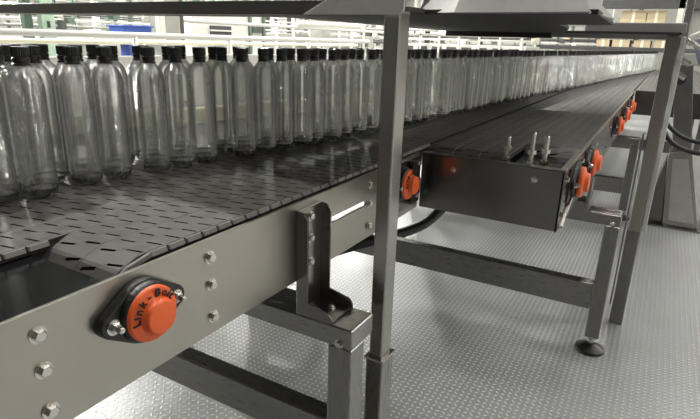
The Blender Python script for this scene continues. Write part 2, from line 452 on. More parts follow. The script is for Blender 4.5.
# side guard strip of link ends: one row of small bevelled blocks along an edge lane
def edge_links(parent, x0, x1, y, pitch=.032):
    bm = bmesh.new(); x = x0
    while x < x1:
        w = pitch*.93
        P = [(x, y), (x+w, y), (x+w, y-.004), (x+w*.93, y-.006), (x+w*.07, y-.006), (x, y-.004)]
        A = [bm.verts.new((p[0], p[1], ZB-.0075)) for p in P]; B = [bm.verts.new((p[0], p[1] + (.003 if i > 1 else 0), ZB-.0012)) for i, p in enumerate(P)]
        bm.faces.new(B); bm.faces.new(A[::-1])
        for i in range(6): bm.faces.new((A[i], A[(i+1) % 6], B[(i+1) % 6], B[i]))
        x += pitch
    bmesh.ops.recalc_face_normals(bm, faces=bm.faces)
    return bmo('chain_edge_links', bm, M['chainside'], parent)

# ------------------------------------------------------------------ main conveyor
LW = .0735
conv = thing('bottle_conveyor', 'long stainless bottle conveyor with dark chain lanes and the nearest side plate', 'conveyor', (.3, 1.0, ZF))
conv.location = (0, 0, 0)
yp, zt, zb = .535, -.284, -.436
pl = boxes('side_plate', M['plate'], conv, [(-.6, .855, yp, yp+.005, zb, zt), (.855, 1.016, yp, yp+.005, -.3425, zt), (.855, 1.016, yp, yp+.005, zb, -.3555), (1.016, 1.318, yp, yp+.005, zb, zt)], bevel=0)
box('side_plate_lip', M['plate'], conv, -.6, 1.318, yp, yp+.0055, zt, zt+.0012, .0004)
box('side_plate', M['plate'], conv, -.6, 9, 1.70, 1.705, zb, zt, 0)
for x in (.271, .528, 1.031):
    for z in (-.311, -.355, -.408): bolt(conv, (x, yp, z))
x_nose = .372
for k in range(15):
    y0 = .5545 + LW*k
    lane('chain_lane', conv, y0, y0+LW, x_nose if k < 2 else -.6, 9.0, nose=k < 2)
edge_links(conv, .437, 1.42, .5545)
edge_links(conv, -.6, .38, .5545 + 2*LW)
prism('chain_edge_links', M['chainside'], conv, [(.437, ZB-.0012), (.437, ZB-.0078), (.405, ZB-.016), (.372, ZB-.034), (.370, ZB-.026), (.400, ZB-.0085)], 'y', .5490, .5546, .001)
bm = bmesh.new(); add_lathe(bm, [(.030, 0), (.030, .215)], (.415, .553, -.3215), (0, 1, 0), 20); bmo('nose_roller', bm, M['rubber'], conv)
# wear strip, black so the gap's shade under the chain edge is in its colour
box('wear_strip', M['rubber'], conv, .40, 1.42, .549, .70, -.302, -.2905, 0)
box('slide_plate', M['deadplate'], conv, -.6, .368, .5495, .76, -.300, -.2905, .002)
bm = bmesh.new(); add_box(bm, -.6, .368, .5475, .5495, -.304, -.2885); bmo('plate_edge_strip', bm, M['plate'], conv, bevel=.001)
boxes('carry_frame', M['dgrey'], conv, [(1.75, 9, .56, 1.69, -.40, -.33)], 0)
bearing(conv, .400, yp)
# take-up plate with slots and the second bearing
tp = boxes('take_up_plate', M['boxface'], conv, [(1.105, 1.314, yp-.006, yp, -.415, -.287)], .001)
for z in (-.305, -.395):
    for x in (1.125, 1.292): bolt(tp, (x, yp-.006, z), 'y', .8)
boxes('adjuster_rail', M['black'], tp, [(1.235, 1.262, yp-.018, yp-.006, -.400, -.292)], .002)
bearing(conv, 1.180, yp-.006)
# bottle guide rail at the back of the belt
gr = thing('guide_rail', 'pale plastic guide rail standing behind the bottles on the belt', 'rail', (0, 0, 0))
G = [(-.4, 1.655), (.2, 1.60), (.73, 1.45), (1.24, 1.28), (2.9, 1.02), (5.3, .86), (8.0, .78)]
def strip(name, mat, parent, P, z0, z1, w):
    bm = bmesh.new(); ring = []
    for i, (x, y) in enumerate(P):
        ring.append([bm.verts.new((x, y+dy, z)) for dy, z in ((0, z0), (w, z0), (w, z1), (0, z1))])
    for p, q in zip(ring, ring[1:]):
        for k in range(4): bm.faces.new((p[k], p[(k+1) % 4], q[(k+1) % 4], q[k]))
    bm.faces.new(ring[0]); bm.faces.new(ring[-1][::-1]); bmesh.ops.recalc_face_normals(bm, faces=bm.faces)
    return bmo(name, bm, mat, parent)
strip('rail_strip', M['guide'], gr, G, -.268, -.222, .02)
strip('rail_backing', M['steel'], gr, [(x, y+.021) for x, y in G], -.262, -.243, .012)
for (x, y) in ((.45, 1.57), (1.24, 1.31), (2.9, 1.05), (5.3, .89)):
    boxes('rail_post', M['steel'], gr, [(x-.01, x+.01, y+.012, y+.032, ZB+.002, -.20)], .001)

# ------------------------------------------------------------------ side conveyor with the end box
c2 = thing('side_conveyor', 'stainless side conveyor with flat boxed end plate and upright bolts', 'conveyor')
xb, y2 = 1.32, .165
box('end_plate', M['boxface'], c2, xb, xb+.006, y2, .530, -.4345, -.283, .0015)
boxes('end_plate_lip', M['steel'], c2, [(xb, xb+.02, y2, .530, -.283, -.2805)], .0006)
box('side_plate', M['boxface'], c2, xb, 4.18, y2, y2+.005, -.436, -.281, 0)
boxes('side_plate_lip', M['plate'], c2, [(xb-.002, 4.18, y2-.002, y2+.012, -.281, -.2775)], .0008)
box('cover_plate', M['deadplate'], c2, xb+.02, 1.80, y2+.008, .530, -.312, -.300, .001)
box('end_plate', M['plate'], c2, 4.174, 4.18, y2, .53, -.4345, -.30, 0)
for (y, z) in ((.439, -.317), (.233, -.312)): bolt(c2, (xb, y, z), 'x', .75)
for k in range(5):
    y0 = .172 + LW*k
    lane('chain_lane', c2, y0, y0+LW, 1.575 if k < 2 else 1.36, 9.0)
bm = bmesh.new()
yy = .325
while yy < .52:
    add_box(bm, 1.352, 1.372, yy, yy+.010, -.322, -.288); yy += .0155
bmo('sprocket_teeth', bm, M['steel'], c2, bevel=.002)
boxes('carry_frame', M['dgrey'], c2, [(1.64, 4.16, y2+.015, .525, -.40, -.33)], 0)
for (x, y, top) in ((1.36, .316, -.222), (1.345, .253, -.203), (1.375, .226, -.214)):
    bm = bmesh.new()
    add_lathe(bm, [(.0065, -.300), (.0065, top), (.005, top+.002)], (x, y, 0), n=12)
    r = bmo('adjuster_bolt', bm, M['bolt'], c2, smooth=False)
    bm = bmesh.new()
    for h in (-.278, -.250): add_lathe(bm, [(.0115, h-.005), (.0115, h+.005)], (x, y, 0), n=6)
    bmo('nut', bm, M['bolt'], r)
# bearings of the side conveyor, on black take-up slides
def slide(parent, x, y, z=-.337):
    b = boxes('bearing_slide', M['black'], parent, [(x-.072, x+.072, y-.004, y, z-.046, z+.044)], .001)
    h = bearing(parent, x, y-.004, z, 1.0); h.scale = (1, .68, 1)
    h.children[0].scale = (1.1, 1.25, 1.1)
slide(c2, 1.475, y2); slide(c2, 1.76, y2)
for x in (2.72, 3.2, 3.68): slide(c2, x, y2)
for x in (1.36, 1.63, 1.95, 2.45):
    for z in (-.31, -.40): bolt(c2, (x, y2, z), 'y', .9)
# bracket under the side plate and its diagonal tie
boxes('hanger_bracket', M['steel'], c2, [(1.96, 2.04, y2-.012, y2, -.515, -.44), (1.96, 2.04, y2-.012, y2+.06, -.555, -.515)], .003)
bm = bmesh.new(); add_tube(bm, [(1.345, y2-.004, -.428), (1.46, y2-.004, -.383)], .006, 8); bmo('tie_rod', bm, M['bolt'], c2)

# far conveyor, wider again
c3 = thing('far_conveyor', 'far wider conveyor section with a plain dark end plate behind the right post', 'conveyor')
box('end_plate', M['boxface'], c3, 4.20, 4.206, -.36, .158, -.4345, -.272, .0015)
box('side_plate', M['plate'], c3, 4.20, 9, -.365, -.36, -.436, -.272, 0)
for k in range(7):
    y0 = -.355 + LW*k
    lane('chain_lane', c3, y0, y0+LW, 4.235, 9.0)
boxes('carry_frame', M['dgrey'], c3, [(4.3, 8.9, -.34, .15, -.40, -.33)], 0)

# ------------------------------------------------------------------ stands
def foot(parent, x, y):
    bm = bmesh.new()
    add_lathe(bm, [(.052, 0), (.054, .004), (.052, .012), (.024, .026), (.014, .030)], (x, y, ZF), n=28)
    f = bmo('levelling_foot', bm, M['black'], parent)
    bm = bmesh.new(); add_lathe(bm, [(.010, .028), (.010, .075)], (x, y, ZF), n=14); add_lathe(bm, [(.016, .040), (.016, .050)], (x, y, ZF), n=6)
    bmo('stud', bm, M['bolt'], f)

def stand(label, x, y0, y1, top, w=.05, beam_z=(-.934, -.830), topd=(.085, .042), legs=None):
    t = thing('conveyor_stand', label, 'stand', (x, (y0+y1)/2, ZF), 'stands under the conveyors')
    t.location = (0, 0, 0)
    for y in legs or (y0, y1-w):
        box('leg', M['steel'], t, x, x+w, y, y+w, ZF+.062, top - topd[1], .004, 3)
        foot(t, x+w/2, y+w/2)
    box('top_beam', M['beam'], t, x, x+topd[0], y0, y1, top-topd[1], top, .004, 3)
    box('cross_beam', M['beam'], t, x+.002, x+w-.002, y0+w, y1-w, beam_z[0], beam_z[1], .004, 3)
    return t
s1 = stand('nearest conveyor stand, its top beam carrying the angle bracket', .745, .411, 1.72, -.505, .052, (-.800, -.722))
bolt(s1, (.745, .437, -.538), 'x', .9)
s2 = stand('conveyor stand with round foot and long cross beam behind the near post', 2.0, .045, 1.72, -.558)
bolt(s2, (2.0, .070, -.590), 'x', .8)
s3 = stand('conveyor stand behind the right-hand overhead post', 3.9, .07, 1.72, -.555)
s4 = stand('farthest conveyor stand deep under the belt', 5.8, -.30, 1.72, -.545)

# angle bracket between side plate and stand
br = thing('angle_bracket', 'stainless channel angle bracket bolting side plate down to the nearest stand', 'bracket')
xa, xe, zt2, zbot = .745, .826, -.298, -.5045
boxes('web', M['plate'], br, [(xa+.004, xe-.004, yp-.0045, yp-.0005, zbot, zt2)], 0)
def lflange(x0):
    r = .012; t = .026; o = yp-.0005; L = .080
    def arc(cx, cz, a0, a1, rad, n=6): return [(cx+rad*math.cos(math.radians(a0+(a1-a0)*i/n)), cz+rad*math.sin(math.radians(a0+(a1-a0)*i/n))) for i in range(n+1)]
    P = [(o, zbot), (o, zt2)]
    P += arc(o-t+.018, zt2-.018, 90, 180, .018)
    P += [(o-t, zbot+.030)]
    P += arc(o-L+.018, zbot+.022-.018, 90, 180, .018)
    P += [(o-L, zbot)]
    return prism('flange', M['boxface'], br, P, 'x', x0, x0+.004, .001)  # darker than the web, shade of this side put into the colour
lflange(xa); lflange(xe-.004)
boxes('foot_plate', M['boxface'], br, [(xa+.004, xe-.004, yp-.080, yp-.004, zbot, zbot+.0045)], .001)
for z in (-.316, -.360, -.408): bolt(br, (.785, yp-.0045, z), 'y', .95)
bolt(br, (.795, yp-.050, zbot+.0045), 'z', .8)

# ------------------------------------------------------------------ overhead tray on posts
ov = thing('overhead_tray', 'stainless overhead tray on two square posts spanning above the bottles', 'tray')
pan = [(.846, 1.75), (.846, .40), (.96, .40), (.975, .424), (.975, .110), (1.42, .125), (1.45, .25), (1.75, .27), (2.25, .36), (2.25, -.02), (3.42, -.03), (3.40, .86), (1.15, .86), (1.08, 1.75)]
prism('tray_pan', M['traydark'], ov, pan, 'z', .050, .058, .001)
# front rail with a rounded lower corner at its right end
P = [(1.75, .0405), (.50, .0412), (.50, .0660), (1.75, .0660)]
prism('front_rail', M['boxface'], ov, P, 'x', .834, .846, .002)
P = [(.58, .0412), (.392, .0415)] + [(.392-.010*math.sin(a), .0515-.010*math.cos(a)) for a in (0, .4, .8, 1.2, 1.57)] + [(.382, .0900), (.50, .0900), (.53, .0660)]
prism('end_cover', M['brightsheet'], ov, P, 'x', .829, .834, .0015)
# upright guard panel, bent at its left
bm = bmesh.new()
A = [(.995, .428, .052), (.962, .345, .051), (.962, .122, .052), (1.15, .102, .050)]
tops = [(1.03, .372, .19), (1.06, .33, .19), (1.06, .190, .19), (1.22, .25, .19)]
vb = [bm.verts.new(p) for p in A]; vt = [bm.verts.new(p) for p in tops]
for i in range(3): bm.faces.new((vb[i], vb[i+1], vt[i+1], vt[i]))
g = bmo('guard_panel', bm, M['satin'], ov); md = g.modifiers.new('solid', 'SOLIDIFY'); md.thickness = .004; md.offset = 0
g['label'] = 'bright bent stainless guard panel on the tray edge'
# crossbeam to the far post
box('cross_beam', M['satin'], ov, 2.30, 2.345, -.035, .30, .056, .091, .004)
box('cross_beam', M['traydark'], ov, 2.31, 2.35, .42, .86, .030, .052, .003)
p1 = box('post', M['post'], ov, .850, .893, .398, .428, -.72, .050, .0035, 3)
p2 = box('post', M['plate'], ov, 2.30, 2.345, -.021, .022, -.80, .052, .004, 3)
bm = bmesh.new()
add_box(bm, .8455, .8975, .3935, .4325, ZF, -.618)
bmo('post_sleeve', bm, M['steel'], ov, bevel=.004)
bm = bmesh.new(); add_box(bm, .843, .900, .391, .435, -.622, -.617); bmo('sleeve_collar', bm, M['bolt'], ov, bevel=.001)
box('post_sleeve', M['steel'], ov, 2.297, 2.348, -.024, .026, ZF, -.695, .004)
boxes('edge_strip', M['brightsheet'], ov, [(2.300, 2.340, -.040, -.0225, -.69, .045)], .003)
# slotted strip beside the far post
boxes('slotted_strip', M['steel'], ov, [(2.24, 2.27, .030, .036, -1.0, -.30)], .001)

# ------------------------------------------------------------------ bottles
def bottle_body():
    n = 40
    prof = [(.0, .0), (.0282, .0165), (.0285, .024), (.0286, .05), (.0280, .056), (.0286, .062), (.0286, .120), (.0281, .126), (.0286, .132),
            (.0286, .186), (.0279, .193), (.0252, .203), (.0205, .211), (.0155, .2165), (.0128, .2195), (.0113, .222), (.0108, .243)]
    bm = bmesh.new(); rings = []
    for r, h in prof[1:]:
        ring = []
        for i in range(n):
            a = 2*PI*i/n
            z = h; rr = r
            ring.append(bm.verts.new((rr*math.cos(a), rr*math.sin(a), z)))
        rings.append(ring)
    for p, q in zip(rings, rings[1:]):
        for i in range(n): bm.faces.new((p[i], p[(i+1) % n], q[(i+1) % n], q[i]))
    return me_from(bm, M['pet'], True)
def foot_mesh():
    bm = bmesh.new(); n = 40; rings = []
    for r, h in [(.0036, .0060), (.011, .0050), (.017, .0012), (.020, .0004), (.0237, .0016), (.0268, .0070), (.0282, .0165), (.0271, .0165), (.025, .0090), (.020, .0050), (.011, .0090), (.0036, .0095)]:
        ring = []
        for i in range(n):
            a = 2*PI*i/n; k = (.5 + .5*math.cos(5*a)) * max(0, 1 - h/.0165) * min(1, r/.02)
            ring.append(bm.verts.new((r*(1-.07*k)*math.cos(a), r*(1-.07*k)*math.sin(a), h + .0035*k)))
        rings.append(ring)
    for p, q in zip(rings, rings[1:]):
        for i in range(n): bm.faces.new((p[i], p[(i+1) % n], q[(i+1) % n], q[i]))
    bm.faces.new(rings[0][::-1]); bm.faces.new(rings[-1])
    return me_from(bm, M['petbase'], True)
def cap_mesh():
    bm = bmesh.new(); n = 48
    rings = []
    for r, h in [(.0122, .2345), (.0126, .2350), (.0126, .2485), (.0120, .2500)]:
        rings.append([bm.verts.new(((r + (.0005 if i % 2 else -.0003)*1)*math.cos(2*PI*i/n), (r + (.0005 if i % 2 else -.0003))*math.sin(2*PI*i/n), h)) for i in range(n)])
    for p, q in zip(rings, rings[1:]):
        for i in range(n): bm.faces.new((p[i], p[(i+1) % n], q[(i+1) % n], q[i]))
    bm.faces.new(rings[-1]); bm.faces.new(rings[0][::-1])
    return me_from(bm, M['cap'])
def ring_mesh():
    bm = bmesh.new()
    add_lathe(bm, [(.0118, .2200), (.0138, .2206), (.0138, .2232), (.0115, .2238), (.0115, .2256), (.0130, .2262), (.0130, .2325), (.0112, .2330), (.0112, .2350)], n=32)
    return me_from(bm, M['cap'], False)
ME_BODY, ME_FOOT, ME_CAP, ME_RING = bottle_body(), foot_mesh(), cap_mesh(), ring_mesh()
cap_s = 1.0
root0 = thing('plastic_bottle', 'x', 'bottle')
kids0 = []
for nm, me in (('bottle_body', ME_BODY), ('bottle_foot', ME_FOOT), ('cap', ME_CAP), ('cap_ring', ME_RING)):
    k = bpy.data.objects.new(nm, me); COL.objects.link(k); k.parent = root0; kids0.append(k)
for k in kids0[2:]: k.scale = (cap_s, cap_s, 1)

def yrow(x):
    T = [(.0, 1.00), (.45, .935), (.73, .905), (.96, .857), (1.37, .787), (1.72, .752), (2.6, .692), (4.35, .505), (5.5, .42), (7.3, .23), (8.6, .15)]
    for (a, b), (c, d) in zip(T, T[1:]):
        if a <= x <= c: return b + (d-b)*(x-a)/(c-a)
    return T[-1][1]
spots = []
def ok(x, y, d=.0585): return all((x-a)**2 + (y-b)**2 > d*d for a, b in spots)
first = [(.507, .909), (.603, .920), (.750, .897), (.978, .854)]     # the four that stand out at the left
spots += first
for r, xmax in ((0, 8.6), (1, 5.2), (2, 3.2), (3, 1.8)):
    x = .20 + .030*(r % 2)
    while x < xmax:
        jx, jy = random.uniform(-.008, .008), random.uniform(-.008, .012)
        px, py = x + jx, yrow(x) + r*.054 + jy
        if ok(px, py) and len(spots) < 298: spots.append((px, py)); x += .061
        else: x += .012
NEAR = {0: 'leftmost of the four clear bottles standing foremost on the belt',
        1: 'second from the left among the four foremost clear bottles',
        2: 'third of the foremost clear bottles, above the nearest orange bearing cover',
        3: 'fourth and rightmost of the foremost clear bottles, farthest from the black slide plate'}
for i, (x, y) in enumerate(spots):
    if i == 0: o = root0
    else:
        o = root0.copy(); COL.objects.link(o)
        for k in kids0:
            c = k.copy(); COL.objects.link(c); c.parent = o
    o.location = (x, y, ZB); o.rotation_euler = (0, 0, random.uniform(0, 6.28))
    o['label'] = NEAR.get(i, 'clear empty plastic bottle with black cap in the long crowd on the conveyor')
    o['group'] = 'bottles on the conveyor'

# ------------------------------------------------------------------ hose under the belt
bm = bmesh.new(); add_tube(bm, smooth_path([(1.6, 1.35, -.95), (2.0, 1.02, -.86), (2.2, .92, -.85), (2.35, .86, -.81), (2.55, .83, -.70), (2.6, .9, -.45)]), .024, 12)
tag(bmo('hose', bm, M['rubber'], smooth=True), 'thick black hose sagging above the floor under the end box', 'hose')

# ------------------------------------------------------------------ machine pedestal on the right
pd = thing('machine_pedestal', 'leaning grey machine pedestal on the floor behind the right-hand post', 'pedestal', (0, 0, 0))
def quad_prism(name, mat, parent, front, depth, bevel=.004):
    bm = bmesh.new()
    A = [bm.verts.new(p) for p in front]; B = [bm.verts.new((p[0]+depth, p[1], p[2])) for p in front]
    bm.faces.new(A); bm.faces.new(B[::-1]); n = len(front)
    for i in range(n): bm.faces.new((A[i], A[(i+1) % n], B[(i+1) % n], B[i]))
    bmesh.ops.recalc_face_normals(bm, faces=bm.faces)
    return bmo(name, bm, mat, parent, bevel=bevel)
quad_prism('column', M['steel'], pd, [(3.95, -.035, -.05), (3.95, -.13, -.05), (3.95, -.235, -.66), (3.95, -.125, -.66)], .10)
quad_prism('base_box', M['post'], pd, [(3.90, -.105, -.62), (3.90, -.225, -.60), (3.90, -.352, ZF+.012), (3.90, -.150, ZF+.012)], .22)
quad_prism('base_panel', M['panel'], pd, [(3.895, -.132, -.66), (3.895, -.215, -.65), (3.895, -.325, ZF+.05), (3.895, -.178, ZF+.05)], .004, .001)
quad_prism('gusset', M['boxface'], pd, [(3.93, -.104, -.66), (3.93, -.150, ZF+.012), (3.93, -.03, ZF+.012), (3.93, -.06, -.88)], .16)
boxes('floor_plate', M['steel'], pd, [(3.87, 4.15, -.37, -.02, ZF, ZF+.012)], .002)
for y in (-.345, -.165): bolt(pd, (3.885, y, ZF+.012), 'z', .8)
bm = bmesh.new(); add_lathe(bm, [(.012, 0), (.012, .03), (.030, .034), (.034, .046), (.028, .058)], (3.95, -.085, -.17), (-1, 0, 0), 10)
kn = bmo('hand_knob', bm, M['black'], pd)
bm = bmesh.new(); add_tube(bm, [(3.9, .0, -.12), (3.9, -.02, -.20), (3.9, -.05, -.26)], .012, 8); bmo('valve_body', bm, M['panel'], pd)
boxes('head_plate', M['grey'], pd, [(3.94, 4.06, -.30, -.03, -.09, -.02)], .004)
boxes('side_upright', M['steel'], pd, [(3.99, 4.03, -.27, -.235, -.62, -.06)], .003)
for i, (pts, r, lab) in enumerate((
    ([(3.45, .00, -.30), (3.42, -.035, -.40), (3.4, -.075, -.47), (3.4, -.15, -.515), (3.4, -.26, -.53), (3.4, -.45, -.50)], .013, 'outer black hose looping across the right edge by the pedestal'),
    ([(3.55, -.02, -.32), (3.5, -.05, -.39), (3.5, -.10, -.44), (3.5, -.17, -.475), (3.5, -.27, -.485), (3.5, -.45, -.46)], .012, 'inner black hose looping across the right edge by the pedestal'))):
    bm = bmesh.new(); add_tube(bm, smooth_path(pts), r, 10)
    tag(bmo('hose', bm, M['rubber'], smooth=True), lab, 'hose', 'looped hoses by the pedestal')
# guard machine at the right edge: uprights, brace, panel
gm = thing('guard_machine', 'stainless machine with diagonal brace and grey panel at the right edge', 'frame')
box('upright', M['panel'], gm, 2.36, 2.39, -.045, -.020, -.02, .55, .002)
bm = bmesh.new(); add_tube(bm, [(2.38, -.035, .045), (2.5, -.30, -.12)], .008, 8); bmo('brace', bm, M['panel'], gm)
bm = bmesh.new(); add_tube(bm, [(2.38, -.035, .035), (2.44, -.18, .105)], .010, 8); bmo('brace', bm, M['white'], gm)
prism('panel', M['violet'], gm, [(-.06, .035), (-.32, .12), (-.32, -.22), (-.10, -.05)], 'x', 2.46, 2.47)
bm = bmesh.new()
ym, zm = -.06, -.10
for dz, y in ((.02, -.035), (-.05, -.040), (-.10, -.034)):
    bm = bmesh.new(); add_tube(bm, [(2.37, y+.005, dz+.02), (2.37, y-.03, dz)], .010, 8)
    bmo('clamp', bm, M['bolt'], gm)

# ------------------------------------------------------------------ background of the hall, left
def rail(name, label, mat, cat, y, z, x0, x1, r, posts, group=None):
    t = thing(name, label, cat, group=group)
    bm = bmesh.new(); add_tube(bm, [(x0, y, z), (x1, y, z)], r, 10); bmo('rail', bm, mat, t, smooth=True)
    for x in posts:
        bm = bmesh.new(); add_tube(bm, [(x, y, ZF), (x, y, z)], r*.9, 8); bmo('post', bm, mat, t, smooth=True)
    return t
rail('pipe_rail', 'upper white pipe rail running behind the bottle caps', M['white'], 'rail', 3.0, -.010, .6, 5.6, .020, (1.2, 2.42, 3.3, 4.4))
rail('pipe_rail', 'lower cream pipe rail running just above the bottle caps', M['guide'], 'rail', 3.15, -.055, .6, 5.6, .016, (1.5, 2.6, 3.6, 4.8))
rail('pipe_rail', 'high thin pipe rail in front of the grey machines', M['white'], 'rail', 3.85, .125, 3.2, 8.4, .018, (3.6, 5.0, 6.7, 7.8))
def column(label, mat, x, y, w, d, top, name='column', cat='column', kids=()):
    t = thing(name, label, cat)
    box('shaft', mat, t, x, x+w, y, y+d, ZF, top, .005)
    for (m, *b) in kids: boxes('fitting', m, t, [tuple(b)], .004)
    return t
column('pale green steel column behind the bottles at the left', M['green'], 2.06, 3.4, .085, .05, 3.55, kids=[(M['dgrey'], 2.09, 2.105, 3.385, 3.40, .02, .06)])
column('dark green machine upright left of the green column', M['dgreen'], 1.99, 3.46, .05, .05, 1.5, 'machine_upright', 'upright')
column('grey cabinet right of the blue bin', M['grey'], 3.22, 3.6, .15, .2, 1.2, 'grey_cabinet', 'cabinet', kids=[(M['dgrey'], 3.375, 3.41, 3.6, 3.7, -.5, 1.2)])
column('white square column beside the blue bin', M['white'], 3.11, 3.55, .055, .055, 3.55)
column('grey round-edged post beneath the white light tube', M['grey'], 6.27, 4.05, .19, .2, 3.55, 'building_post', 'post')
# blue bin on a stand
bb = thing('blue_bin', 'blue storage bin on a white shelf behind the caps', 'bin')
P = [(2.56, .052), (2.80, .052), (2.79, -.024), (2.57, -.024)]
prism('tub', M['blue'], bb, P, 'y', 3.28, 3.45, .01)
boxes('rim', M['blue'], bb, [(2.55, 2.81, 3.27, 3.46, .046, .056)], .004)
sh = thing('shelf_unit', 'white shelf unit carrying the blue bin', 'shelf')
boxes('shelf_board', M['white'], sh, [(2.48, 2.90, 3.25, 3.5, -.046, -.0245)], .003)
for x in (2.48, 2.87): box('upright', M['white'], sh, x, x+.03, 3.27, 3.48, ZF, -.046, .003)
boxes('lower_board', M['white'], sh, [(2.51, 2.87, 3.25, 3.5, -.28, -.255)], .003)
b2 = thing('blue_crate', 'small blue crate on the lower board of the white shelf', 'crate')
boxes('tub', M['blue'], b2, [(2.60, 2.69, 3.3, 3.45, -.254, -.075)], .004)
# dark control box, machines
def machine(name, label, cat, mat, x0, x1, y0, y1, z1, details):
    t = thing(name, label, cat)
    box('body', mat, t, x0, x1, y0, y1, ZF, z1, .006)
    for (nm, m, L) in details:
        for b in L: boxes(nm, m, t, [b], .003)
    return t
machine('control_cabinet', 'white control cabinet with a dark screen right of the grey cabinet', 'cabinet', M['white'], 3.9, 4.65, 4.0, 4.4, .22,
        [('screen', M['dgrey'], [(4.12, 4.42, 3.985, 4.0, .0, .10)]), ('screen_bar', M['white'], [(4.10, 4.44, 3.975, 3.985, .045, .060)]), ('base_slot', M['dgrey'], [(3.95, 4.6, 3.985, 4.0, -.07, -.05)])])
machine('filler_machine', 'cream machine with green frame bars behind the guide rails', 'machine', M['wallmid'], 4.75, 5.35, 4.3, 4.9, .30,
        [('frame_bar', M['dgreen'], [(4.73, 4.78, 4.27, 4.3, ZF, .3), (5.05, 5.09, 4.27, 4.3, ZF, .3), (5.30, 5.34, 4.27, 4.3, ZF, .3)]), ('window', M['dgrey'], [(4.82, 5.02, 4.28, 4.3, -.10, -.03), (5.12, 5.28, 4.28, 4.3, .05, .14)])])
machine('labeller_machine', 'low grey machine with dark openings right of the grey post', 'machine', M['grey'], 5.9, 8.2, 4.3, 5.2, .06,
        [('opening', M['dgrey'], [(6.0+.3*i, 6.2+.3*i, 4.285, 4.3, -.10, -.03) for i in range(7)]), ('frame_post', M['white'], [(5.9+.38*i, 5.93+.38*i, 4.26, 4.29, ZF, .35) for i in range(6)]), ('top_rail', M['white'], [(5.9, 8.2, 4.26, 4.29, .31, .34)])])
machine('pallet_machine', 'wide grey machine with white posts beyond the far caps', 'machine', M['wallmid'], 8.6, 9.6, 1.9, 4.0, -.02,
        [('opening', M['dgrey'], [(8.58, 8.6, 2.0+.25*i, 2.16+.25*i, -.14, -.06) for i in range(8)]), ('frame_post', M['white'], [(8.55, 8.58, 1.95+.33*i, 1.98+.33*i, ZF, .40) for i in range(7)]), ('top_rail', M['grey'], [(8.55, 8.58, 1.9, 4.0, .10, .14)])])
rnd = random.Random(11)
for lab, Y, xa, xb_, n in (('long pipe rack of dark uprights and pale pipes left of the grey post', 5.45, 2.7, 8.2, 30), ('long cable rack close to the left wall', 6.2, 3.2, 12, 34)):
    t = thing('pipe_rack', lab, 'rack')
    for k in range(n):
        x = xa + (xb_-xa)*(k+rnd.uniform(-.3, .3))/(n-1); wd = rnd.choice((.015, .02, .035, .06))
        box('upright', M[rnd.choice(('dgrey', 'grey', 'grey', 'dgrey', 'dgreen', 'guardgrey'))], t, x, x+wd, Y, Y+.05, ZF, 1.6, .003)
    for k, z in enumerate((-.12, -.06, .0, .05, .11, .17, .24, .33)):
        bm = bmesh.new(); add_tube(bm, [(xa-.2, Y-.04, z), (xb_+.2, Y-.04, z)], rnd.choice((.008, .012, .022)), 8)
        bmo('pipe', bm, M[('grey', 'guardgrey', 'dgrey', 'grey', 'white', 'dgrey', 'guardgrey', 'grey')[k]], t, smooth=True)
    for k in range(16):
        x = xa + (xb_-xa)*rnd.random(); z = rnd.choice((-.11, -.05, .02, .08, .14)); w_ = rnd.uniform(.04, .16)
        boxes('valve_box', M[rnd.choice(('dgrey', 'white', 'grey', 'dgrey', 'dgreen'))], t, [(x, x+w_, Y-.12, Y-.05, z, z+rnd.uniform(.04, .09))], .004)
# wall cladding ribs and doors, far left
structure(boxes('trim_1', M['grey'], None, [(1.0+.62*i, 1.02+.62*i, 6.97, 7.0, ZF, 3.6) for i in range(20)], 0))
# dark stainless back guard behind the belt
bg = thing('back_guard', 'dull steel back guard panels standing behind the bottle rows', 'guard')
for i in range(4):
    boxes('guard_panel', M['guardgrey'], bg, [(-.6+2*i, 1.39+2*i, 1.86, 1.875, -.36, -.085)], .002)
    boxes('guard_post', M['steel'], bg, [(1.375+2*i, 1.415+2*i, 1.876, 1.915, ZF, -.07)], .002)
# yellow clamps on the back guard
for i, (x, lab) in enumerate(((1.90, 'leftmost yellow clamp on the back guard between bottle caps'), (2.09, 'middle yellow clamp on the back guard between bottle caps'), (4.52, 'yellow clamp on the back guard right of the near post'))):
    t = thing('rail_clamp', lab, 'clamp', (0, 0, 0), 'yellow clamps on the back guard')
    w = .05 if i < 2 else .10
    boxes('clamp_body', M['yellow'], t, [(x, x+w, 1.845, 1.89, -.135, -.083)], .006)
    bm = bmesh.new(); add_lathe(bm, [(.012, 0), (.016, .012), (.014, .022)], (x+w/2, 1.868, -.083), n=14); bmo('clamp_knob', bm, M['yellow'], t)
# white tubular light hanging
for lab, a, b in (('white tube light above the bottles left of the near post', (4.5, 3.2, .135), (5.75, 3.2, .150)), ('white tube light above the caps right of the near post', (8, 3.08, .145), (8, 2.37, .150))):
    t = thing('tube_light', lab, 'light', (0, 0, 0), 'tube lights behind the bottles')
    a, b = Vector(a), Vector(b)
    bm = bmesh.new(); add_tube(bm, [a, b], .033, 12); bmo('tube', bm, M['white'], t, smooth=True)
    for k in (.15, .85):
        p = a.lerp(b, k)
        bm = bmesh.new(); add_tube(bm, [(p.x, p.y, p.z+.03), (p.x, p.y, 3.6)], .006, 6); bmo('hanger', bm, M['steel'], t)
